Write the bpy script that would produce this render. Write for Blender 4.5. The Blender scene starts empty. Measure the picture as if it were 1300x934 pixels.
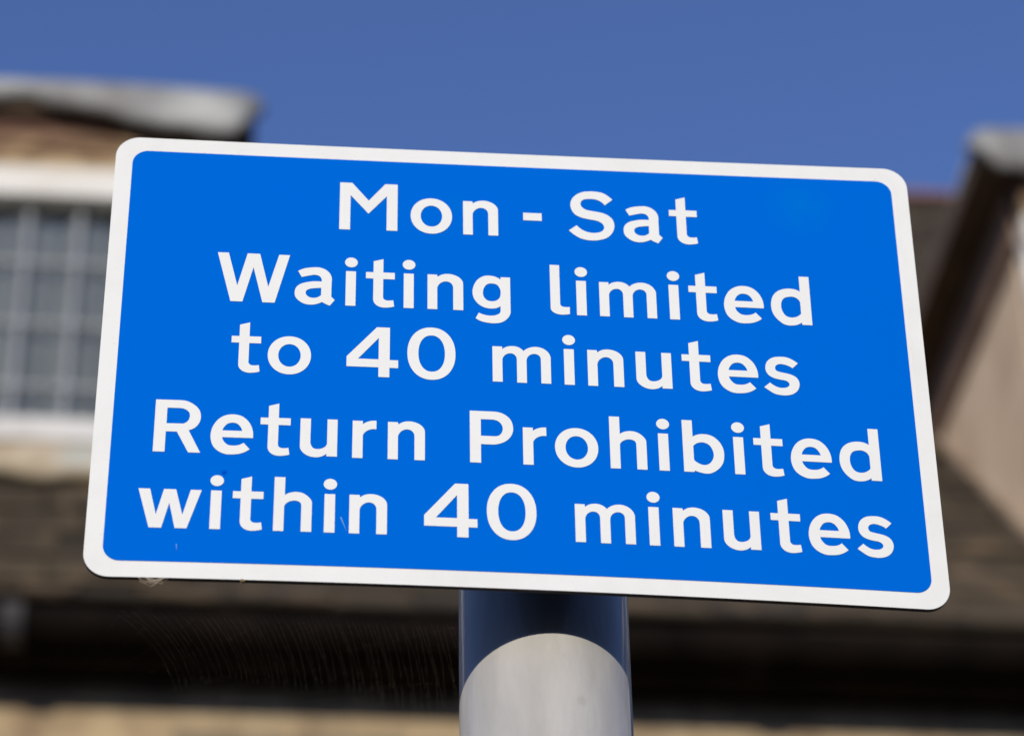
import bpy, bmesh, math, random
from mathutils import Vector, Matrix
from mathutils.geometry import tessellate_polygon

# ------------------------------------------------------------------ camera, sky, sun, exposure
sc = bpy.context.scene
COL = sc.collection
SIGN_Z = 2.41                                   # centre of the plate above the pavement
rad = math.radians

cam_data = bpy.data.cameras.new('camera')
cam = bpy.data.objects.new('camera', cam_data)
COL.objects.link(cam)
YAW, PITCH, ROLL = -0.1083124, 0.6048366, -0.0187227
cy, sy, cp, sp = math.cos(YAW), math.sin(YAW), math.cos(PITCH), math.sin(PITCH)
fwd = Vector((-sy * cp, cy * cp, sp)); rgt = Vector((cy, sy, 0)); upv = rgt.cross(fwd)
rgt, upv = math.cos(ROLL) * rgt + math.sin(ROLL) * upv, -math.sin(ROLL) * rgt + math.cos(ROLL) * upv
CAM = Vector((-0.129802, -1.160352, SIGN_Z - 0.790108))
cam.matrix_world = Matrix((
    (rgt.x, upv.x, -fwd.x, CAM.x),
    (rgt.y, upv.y, -fwd.y, CAM.y),
    (rgt.z, upv.z, -fwd.z, CAM.z),
    (0, 0, 0, 1)))
cam_data.sensor_width = 36.0
cam_data.lens = 3565.0 / 1300.0 * 36.0
cam_data.shift_y = -45.0 / 1300.0
cam_data.clip_start = 0.05
cam_data.clip_end = 2000.0
cam_data.dof.use_dof = True
cam_data.dof.focus_distance = (Vector((0, 0, SIGN_Z - 0.01)) - CAM).dot(fwd)
cam_data.dof.aperture_fstop = 7.4
sc.camera = cam

SUN_AZ = rad(18.0)          # to the left of straight behind the camera
SUN_EL = rad(21.6)
sun_pos = Vector((-math.sin(SUN_AZ) * math.cos(SUN_EL), -math.cos(SUN_AZ) * math.cos(SUN_EL), math.sin(SUN_EL)))
world = bpy.data.worlds.new("World")
sc.world = world
world.use_nodes = True
wn = world.node_tree
bg = wn.nodes['Background']
sky = wn.nodes.new('ShaderNodeTexSky')
sky.sky_type = 'NISHITA'
sky.sun_disc = False
sky.sun_elevation = SUN_EL
sky.sun_rotation = math.atan2(sun_pos.x, sun_pos.y)
sky.altitude = 300
sky.air_density = 1.0
sky.dust_density = 0.3
sky.ozone_density = 6.0
tint = wn.nodes.new('ShaderNodeVectorMath'); tint.operation = 'MULTIPLY'      # slight violet cast of the late-year sky
tint.inputs[1].default_value = (1.02, 0.89, 1.04)
wn.links.new(sky.outputs['Color'], tint.inputs[0])
wn.links.new(tint.outputs[0], bg.inputs['Color'])
bg.inputs['Strength'].default_value = 0.145
sun_data = bpy.data.lights.new('sun', 'SUN')
sun_data.energy = 3.45
sun_data.angle = rad(0.5)
sun_data.color = (1.0, 0.925, 0.79)
sun = bpy.data.objects.new('sun', sun_data)
COL.objects.link(sun)
sun.location = sun_pos * 30
sun.rotation_euler = sun_pos.to_track_quat('Z', 'Y').to_euler()
sc.view_settings.view_transform = 'Standard'
sc.view_settings.look = 'None'
sc.view_settings.gamma = 1.0
sc.view_settings.exposure = 0.0
sc.view_settings.use_curve_mapping = False
sc.cycles.max_bounces = 8
sc.cycles.use_denoising = True

# ------------------------------------------------------------------ helpers
def mat(name, c1, c2=None, scale=8.0, rough=0.7, metal=0.0, bump=0.0, bscale=None, stretch=(1, 1, 1), c3=None, detail=6,
        coat=0.0, coat_rough=0.05, lo=0.35, hi=0.65, spec=0.5):
    m = bpy.data.materials.new(name); m.use_nodes = True
    nt = m.node_tree; N = nt.nodes; L = nt.links
    b = N['Principled BSDF']
    b.inputs['Roughness'].default_value = rough
    b.inputs['Metallic'].default_value = metal
    b.inputs['Coat Weight'].default_value = coat
    b.inputs['Coat Roughness'].default_value = coat_rough
    b.inputs['Specular IOR Level'].default_value = spec
    tc = N.new('ShaderNodeTexCoord'); mp = N.new('ShaderNodeMapping')
    mp.inputs['Scale'].default_value = stretch
    L.new(tc.outputs['Object'], mp.inputs['Vector'])
    if c2 is None:
        b.inputs['Base Color'].default_value = (*c1, 1)
    else:
        n = N.new('ShaderNodeTexNoise'); n.inputs['Scale'].default_value = scale; n.inputs['Detail'].default_value = detail
        n.inputs['Roughness'].default_value = 0.6
        L.new(mp.outputs[0], n.inputs['Vector'])
        r = N.new('ShaderNodeValToRGB'); e = r.color_ramp.elements
        e[0].position = lo; e[0].color = (*c1, 1); e[1].position = hi; e[1].color = (*c2, 1)
        if c3:
            x = r.color_ramp.elements.new((lo + hi) / 2); x.color = (*c3, 1)
        L.new(n.outputs['Fac'], r.inputs['Fac'])
        L.new(r.outputs['Color'], b.inputs['Base Color'])
    if bump:
        n2 = N.new('ShaderNodeTexNoise'); n2.inputs['Scale'].default_value = bscale or scale * 4; n2.inputs['Detail'].default_value = 4
        L.new(mp.outputs[0], n2.inputs['Vector'])
        bp = N.new('ShaderNodeBump'); bp.inputs['Strength'].default_value = bump; bp.inputs['Distance'].default_value = 0.01
        L.new(n2.outputs['Fac'], bp.inputs['Height']); L.new(bp.outputs[0], b.inputs['Normal'])
    return m

def link_mesh(name, bm, material, parent=None, smooth=False):
    me = bpy.data.meshes.new(name)
    bmesh.ops.recalc_face_normals(bm, faces=bm.faces[:])
    bm.to_mesh(me); bm.free()
    for mm in (material if isinstance(material, (list, tuple)) else [material]):
        me.materials.append(mm)
    if smooth:
        for p in me.polygons: p.use_smooth = True
    o = bpy.data.objects.new(name, me); COL.objects.link(o)
    if parent is not None: o.parent = parent
    return o

def thing(name, label, cat, group=None, loc=(0, 0, 0)):
    o = bpy.data.objects.new(name, None); COL.objects.link(o)
    o.location = loc
    o['label'] = label; o['category'] = cat
    if group: o['group'] = group
    return o

def box(bm, x0, x1, y0, y1, z0, z1, bev=0.0):
    vs = [bm.verts.new(p) for p in ((x0, y0, z0), (x1, y0, z0), (x1, y1, z0), (x0, y1, z0), (x0, y0, z1), (x1, y0, z1), (x1, y1, z1), (x0, y1, z1))]
    fs = [bm.faces.new([vs[i] for i in f]) for f in ((0, 3, 2, 1), (4, 5, 6, 7), (0, 1, 5, 4), (1, 2, 6, 5), (2, 3, 7, 6), (3, 0, 4, 7))]
    if bev:
        es = list({e for f in fs for e in f.edges})
        bmesh.ops.bevel(bm, geom=es, offset=bev, segments=2, profile=0.5, affect='EDGES')
    return fs

def prism(bm, pts, axis, a, b):
    """polygon pts (2D) swept along axis 'x' or 'y' from a to b"""
    def P(p, t):
        return (t, p[0], p[1]) if axis == 'x' else (p[0], t, p[1])
    A = [bm.verts.new(P(p, a)) for p in pts]; B = [bm.verts.new(P(p, b)) for p in pts]
    n = len(pts)
    bm.faces.new(A); bm.faces.new(B[::-1])
    for i in range(n):
        bm.faces.new((A[i], B[i], B[(i + 1) % n], A[(i + 1) % n]))

def cyl(bm, c, r, z0, z1, n=96, cap=True):
    lo = [bm.verts.new((c[0] + r * math.cos(2 * math.pi * i / n), c[1] + r * math.sin(2 * math.pi * i / n), z0)) for i in range(n)]
    hi = [bm.verts.new((v.co.x, v.co.y, z1)) for v in lo]
    for i in range(n):
        bm.faces.new((lo[i], lo[(i + 1) % n], hi[(i + 1) % n], hi[i]))
    if cap:
        bm.faces.new(hi); bm.faces.new(lo[::-1])

def tube(bm, pts, r, n=3):
    """thin tube along a polyline"""
    prev = None
    for k, p in enumerate(pts):
        p = Vector(p)
        d = (Vector(pts[min(k + 1, len(pts) - 1)]) - Vector(pts[max(k - 1, 0)])).normalized()
        a = d.cross(Vector((0.3, 1, 0.2))).normalized(); b = d.cross(a)
        ring = [bm.verts.new(p + r * (math.cos(2 * math.pi * i / n) * a + math.sin(2 * math.pi * i / n) * b)) for i in range(n)]
        if prev:
            for i in range(n):
                bm.faces.new((prev[i], prev[(i + 1) % n], ring[(i + 1) % n], ring[i]))
        prev = ring

# ------------------------------------------------------------------ materials
M = {}
def slate_mat():
    m = mat('stone slates', (0.036, 0.025, 0.011), (0.078, 0.054, 0.026), scale=1.6, rough=0.85, bump=0.6, bscale=30, c3=(0.054, 0.038, 0.017), lo=0.3, hi=0.7)
    nt = m.node_tree; N = nt.nodes; L = nt.links
    b = N['Principled BSDF']; ramp = [n for n in N if n.type == 'VALTORGB'][0]
    at = N.new('ShaderNodeAttribute'); at.attribute_name = 'tone'; at.attribute_type = 'GEOMETRY'
    mr = N.new('ShaderNodeMapRange'); mr.inputs['To Min'].default_value = 0.55; mr.inputs['To Max'].default_value = 1.12
    L.new(at.outputs['Fac'], mr.inputs['Value'])
    mx = N.new('ShaderNodeVectorMath'); mx.operation = 'SCALE'
    L.new(ramp.outputs['Color'], mx.inputs[0]); L.new(mr.outputs['Result'], mx.inputs['Scale'])
    # lichen patches
    n = N.new('ShaderNodeTexNoise'); n.inputs['Scale'].default_value = 5.0; n.inputs['Detail'].default_value = 5
    tc = [x for x in N if x.type == 'TEX_COORD'][0]
    L.new(tc.outputs['Object'], n.inputs['Vector'])
    r2 = N.new('ShaderNodeValToRGB'); r2.color_ramp.elements[0].position = 0.55; r2.color_ramp.elements[1].position = 0.70
    L.new(n.outputs['Fac'], r2.inputs['Fac'])
    mix = N.new('ShaderNodeMix'); mix.data_type = 'RGBA'
    mix.inputs[7].default_value = (0.13, 0.085, 0.043, 1)
    L.new(r2.outputs['Color'], mix.inputs[0]); L.new(mx.outputs[0], mix.inputs[6])
    L.new(mix.outputs[2], b.inputs['Base Color'])
    return m
M['slate'] = slate_mat()
M['lead'] = mat('weathered lead sheet', (0.19, 0.18, 0.165), (0.45, 0.445, 0.41), scale=3.5, rough=0.6, metal=0.0, bump=0.5, bscale=6, c3=(0.30, 0.30, 0.28), stretch=(1, 1, 2))
M['frieze'] = mat('rough weathered boards', (0.15, 0.085, 0.045), (0.58, 0.43, 0.25), scale=3.6, rough=0.9, bump=1.0, bscale=10, stretch=(1, 1, 4), lo=0.42, hi=0.60, c3=(0.37, 0.25, 0.13))
M['redwood'] = mat('reddish brown timber', (0.12, 0.055, 0.035), (0.26, 0.13, 0.085), scale=4.0, rough=0.85, bump=0.4, stretch=(0.7, 1, 4))
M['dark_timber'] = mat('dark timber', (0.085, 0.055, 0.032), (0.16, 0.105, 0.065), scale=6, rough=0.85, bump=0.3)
M['cheek_shade'] = mat('brown cheek shade', (0.15, 0.085, 0.048), (0.26, 0.155, 0.09), scale=5, rough=0.85, bump=0.3)  # brown painted in for the overhang's shade on the dormer cheeks
M['old_mortar'] = mat('old brown mortar', (0.10, 0.075, 0.05), (0.24, 0.18, 0.125), scale=6, rough=0.95, bump=0.5)
M['cream'] = mat('cream painted timber', (0.60, 0.56, 0.48), (0.74, 0.71, 0.63), scale=7, rough=0.55, bump=0.15, stretch=(0.6, 1, 1))
M['sill_paint'] = mat('worn white paint', (0.50, 0.475, 0.43), (0.64, 0.62, 0.58), scale=9, rough=0.6, bump=0.15)
M['mortar'] = mat('beige mortar with green stains', (0.34, 0.27, 0.17), (0.40, 0.43, 0.38), scale=3.2, rough=0.9, bump=0.8, bscale=10, c3=(0.47, 0.38, 0.26), lo=0.38, hi=0.66)
M['render'] = mat('tan lime render', (0.66, 0.46, 0.29), (0.92, 0.70, 0.46), scale=2.6, rough=0.95, bump=0.6, bscale=20, c3=(0.82, 0.60, 0.38))
M['came'] = mat('grey lead cames', (0.215, 0.228, 0.235), (0.28, 0.298, 0.305), scale=20, rough=0.5)
M['curtain'] = mat('grey net curtain', (0.195, 0.212, 0.20), (0.25, 0.272, 0.258), scale=3, rough=0.95, stretch=(4, 1, 0.5))
M['black_iron'] = mat('black painted iron', (0.004, 0.003, 0.002), (0.011, 0.007, 0.005), scale=6, rough=0.8, spec=0.08)
M['bracket_grey'] = mat('grey weathered iron', (0.03, 0.028, 0.027), (0.05, 0.048, 0.046), scale=9, rough=0.7)
M['pane_dark'] = mat('dark glass', (0.02, 0.025, 0.03), rough=0.08)
M['inside'] = mat('dim room plaster', (0.12, 0.11, 0.10))

def glass_mat():
    m = bpy.data.materials.new('window glass'); m.use_nodes = True
    nt = m.node_tree; N = nt.nodes; L = nt.links
    N.remove(N['Principled BSDF'])
    out = N['Material Output']
    tr = N.new('ShaderNodeBsdfTransparent'); tr.inputs['Color'].default_value = (0.88, 0.885, 0.88, 1)
    gl = N.new('ShaderNodeBsdfGlossy'); gl.inputs['Roughness'].default_value = 0.02
    lw = N.new('ShaderNodeFresnel'); lw.inputs['IOR'].default_value = 1.52
    mu = N.new('ShaderNodeMath'); mu.operation = 'MULTIPLY'; mu.inputs[1].default_value = 0.8
    nz = N.new('ShaderNodeTexNoise'); nz.inputs['Scale'].default_value = 7
    tc = N.new('ShaderNodeTexCoord'); L.new(tc.outputs['Object'], nz.inputs['Vector'])
    bp = N.new('ShaderNodeBump'); bp.inputs['Strength'].default_value = 0.25; bp.inputs['Distance'].default_value = 0.02
    L.new(nz.outputs['Fac'], bp.inputs['Height']); L.new(bp.outputs[0], gl.inputs['Normal'])
    mx = N.new('ShaderNodeMixShader')
    L.new(lw.outputs[0], mu.inputs[0]); L.new(mu.outputs[0], mx.inputs[0])
    L.new(tr.outputs[0], mx.inputs[1]); L.new(gl.outputs[0], mx.inputs[2]); L.new(mx.outputs[0], out.inputs['Surface'])
    return m
M['glass'] = glass_mat()

def stone_wall_mat():
    m = mat('coursed stone wall', (0.22, 0.16, 0.10), (0.42, 0.33, 0.21), scale=5, rough=0.9, bump=0.5, bscale=30)
    nt = m.node_tree; N = nt.nodes; L = nt.links
    b = N['Principled BSDF']; ramp = [n for n in N if n.type == 'VALTORGB'][0]
    tc = [x for x in N if x.type == 'TEX_COORD'][0]
    sx = N.new('ShaderNodeSeparateXYZ'); L.new(tc.outputs['Object'], sx.inputs[0])
    cx = N.new('ShaderNodeCombineXYZ'); L.new(sx.outputs['X'], cx.inputs[0]); L.new(sx.outputs['Z'], cx.inputs[1])
    br = N.new('ShaderNodeTexBrick'); br.inputs['Scale'].default_value = 1.0
    br.inputs['Brick Width'].default_value = 0.34; br.inputs['Row Height'].default_value = 0.13
    br.inputs['Mortar Size'].default_value = 0.012; br.inputs['Color1'].default_value = (0.7, 0.7, 0.7, 1)
    br.inputs['Color2'].default_value = (1.15, 1.1, 1.0, 1); br.inputs['Mortar'].default_value = (1.2, 1.15, 1.05, 1)
    L.new(cx.outputs[0], br.inputs['Vector'])
    mx = N.new('ShaderNodeVectorMath'); mx.operation = 'MULTIPLY'
    L.new(ramp.outputs['Color'], mx.inputs[0]); L.new(br.outputs['Color'], mx.inputs[1])
    L.new(mx.outputs[0], b.inputs['Base Color'])
    return m
M['stone'] = stone_wall_mat()
M['asphalt'] = mat('asphalt', (0.035, 0.035, 0.036), (0.065, 0.064, 0.062), scale=30, rough=0.9, bump=0.5, bscale=200)
M['paving'] = mat('stone paving', (0.09, 0.085, 0.08), (0.15, 0.14, 0.125), scale=3, rough=0.85, bump=0.3, bscale=60)
M['kerb'] = mat('granite kerb', (0.20, 0.20, 0.195), (0.32, 0.31, 0.30), scale=40, rough=0.8)
M['ground'] = mat('distant ground', (0.03, 0.035, 0.02), (0.06, 0.055, 0.035), scale=0.4, rough=0.95)

def sheet_mat(name, col, dirt, dirt_amt):
    """printed sign sheeting: one flat colour with faint dirt and a satin clear film"""
    m = bpy.data.materials.new(name); m.use_nodes = True
    nt = m.node_tree; N = nt.nodes; L = nt.links
    b = N['Principled BSDF']; b.inputs['Roughness'].default_value = 0.85
    b.inputs['Specular IOR Level'].default_value = 0.0
    tc = N.new('ShaderNodeTexCoord')
    n = N.new('ShaderNodeTexNoise'); n.inputs['Scale'].default_value = 22; n.inputs['Detail'].default_value = 9; n.inputs['Roughness'].default_value = 0.7
    L.new(tc.outputs['Object'], n.inputs['Vector'])
    r = N.new('ShaderNodeValToRGB'); r.color_ramp.elements[0].position = 0.45; r.color_ramp.elements[1].position = 0.80
    L.new(n.outputs['Fac'], r.inputs['Fac'])
    n3 = N.new('ShaderNodeTexNoise'); n3.inputs['Scale'].default_value = 420; n3.inputs['Detail'].default_value = 2
    L.new(tc.outputs['Object'], n3.inputs['Vector'])
    r3 = N.new('ShaderNodeValToRGB'); r3.color_ramp.elements[0].position = 0.72; r3.color_ramp.elements[1].position = 0.78
    L.new(n3.outputs['Fac'], r3.inputs['Fac'])
    ad = N.new('ShaderNodeMath'); ad.operation = 'MULTIPLY_ADD'; ad.inputs[1].default_value = 1.6
    L.new(r3.outputs['Color'], ad.inputs[0]); L.new(r.outputs['Color'], ad.inputs[2])
    k = N.new('ShaderNodeMath'); k.operation = 'MULTIPLY'; k.inputs[1].default_value = dirt_amt
    k.use_clamp = True
    L.new(ad.outputs[0], k.inputs[0])
    mix = N.new('ShaderNodeMix'); mix.data_type = 'RGBA'
    mix.inputs[6].default_value = (*col, 1); mix.inputs[7].default_value = (*dirt, 1)
    L.new(k.outputs[0], mix.inputs[0]); L.new(mix.outputs[2], b.inputs['Base Color'])
    return m
def add_smudge(m, centre, radius, col, amt):
    nt = m.node_tree; N = nt.nodes; L = nt.links; b = N['Principled BSDF']
    src = b.inputs['Base Color'].links[0].from_socket
    tc = [x for x in N if x.type == 'TEX_COORD'][0]
    d = N.new('ShaderNodeVectorMath'); d.operation = 'DISTANCE'; d.inputs[1].default_value = centre
    L.new(tc.outputs['Object'], d.inputs[0])
    mr = N.new('ShaderNodeMapRange'); mr.inputs['From Min'].default_value = radius; mr.inputs['From Max'].default_value = 0.0
    L.new(d.outputs['Value'], mr.inputs['Value'])
    n = N.new('ShaderNodeTexNoise'); n.inputs['Scale'].default_value = 160; n.inputs['Detail'].default_value = 4
    L.new(tc.outputs['Object'], n.inputs['Vector'])
    mu = N.new('ShaderNodeMath'); mu.operation = 'MULTIPLY'; L.new(mr.outputs[0], mu.inputs[0]); L.new(n.outputs['Fac'], mu.inputs[1])
    m2 = N.new('ShaderNodeMath'); m2.operation = 'MULTIPLY'; m2.inputs[1].default_value = amt; L.new(mu.outputs[0], m2.inputs[0])
    mix = N.new('ShaderNodeMix'); mix.data_type = 'RGBA'; mix.inputs[7].default_value = (*col, 1)
    L.new(m2.outputs[0], mix.inputs[0]); L.new(src, mix.inputs[6]); L.new(mix.outputs[2], b.inputs['Base Color'])
M['white_sheet'] = sheet_mat('white sign sheeting', (0.835, 0.85, 0.835), (0.50, 0.47, 0.42), 0.20)
M['letter_sheet'] = sheet_mat('white lettering film', (0.84, 0.855, 0.84), (0.55, 0.53, 0.50), 0.12)
M['blue_sheet'] = sheet_mat('blue sign sheeting', (0.0000, 0.137, 0.675), (0.0, 0.14, 0.60), 0.25)
add_smudge(M['blue_sheet'], (0.150, 0.0, SIGN_Z + 0.104), 0.024, (0.0, 0.20, 0.60), 0.55)
add_smudge(M['blue_sheet'], (-0.030, 0.0, SIGN_Z + 0.096), 0.010, (0.0, 0.17, 0.60), 0.4)
add_smudge(M['blue_sheet'], (-0.1447, 0.0, SIGN_Z - 0.0725), 0.0020, (0.0, 0.03, 0.42), 2.0)
M['alu'] = mat('dull grimy aluminium', (0.012, 0.010, 0.013), (0.04, 0.037, 0.042), scale=60, rough=0.6, metal=0.5)
M['post'] = mat('grey painted steel post', (0.40, 0.388, 0.365), (0.53, 0.515, 0.485), scale=26, rough=0.44, metal=0.0, bump=0.12, bscale=60, coat=0.26, coat_rough=0.03, stretch=(1, 1, 0.35), spec=0.35)
add_smudge(M['post'], (0.0215, 0.0215, SIGN_Z - 0.1525), 0.0032, (0.22, 0.13, 0.09), 1.7)
add_smudge(M['post'], (0.0235, 0.0215, SIGN_Z - 0.160), 0.0022, (0.20, 0.14, 0.10), 1.6)
add_smudge(M['post'], (0.0160, 0.0212, SIGN_Z - 0.1560), 0.0016, (0.18, 0.17, 0.15), 1.6)
add_smudge(M['post'], (-0.0100, 0.030, SIGN_Z - 0.1700), 0.0022, (0.20, 0.18, 0.15), 1.5)
add_smudge(M['post'], (0.0300, 0.024, SIGN_Z - 0.1760), 0.0040, (0.24, 0.20, 0.15), 1.2)
M['steel'] = mat('galvanised steel', (0.35, 0.36, 0.37), (0.5, 0.51, 0.52), scale=30, rough=0.45, metal=0.8)
M['silk'] = mat('spider silk', (0.62, 0.52, 0.38), rough=0.5)
M['grime'] = mat('trapped debris', (0.25, 0.18, 0.08), rough=0.8)
M['scuff'] = mat('pale scratch', (0.12, 0.30, 0.66), rough=0.6)

# ------------------------------------------------------------------ ground, pavement, road
def structure(name, bm, m):
    o = link_mesh(name, bm, m); o['kind'] = 'structure'; o['label'] = name; return o
bm = bmesh.new(); box(bm, -600, 600, -600, 600, -0.6, -0.13); structure('ground', bm, M['ground'])
bm = bmesh.new(); box(bm, -60, 60, 0.55, 4.05, -0.126, -0.12); structure('road', bm, M['asphalt'])
bm = bmesh.new(); box(bm, -60, 60, -6.2, 0.40, -0.126, 0.0); structure('pavement', bm, M['paving'])
bm = bmesh.new(); box(bm, -60, 60, 4.20, 5.97, -0.126, 0.0); structure('far_pavement', bm, M['paving'])
bm = bmesh.new(); box(bm, -60, 60, 0.402, 0.548, -0.126, 0.004, 0.0); structure('kerb', bm, M['kerb'])
bm = bmesh.new(); box(bm, -60, 60, 4.052, 4.198, -0.126, 0.004, 0.0); structure('far_kerb', bm, M['kerb'])
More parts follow.
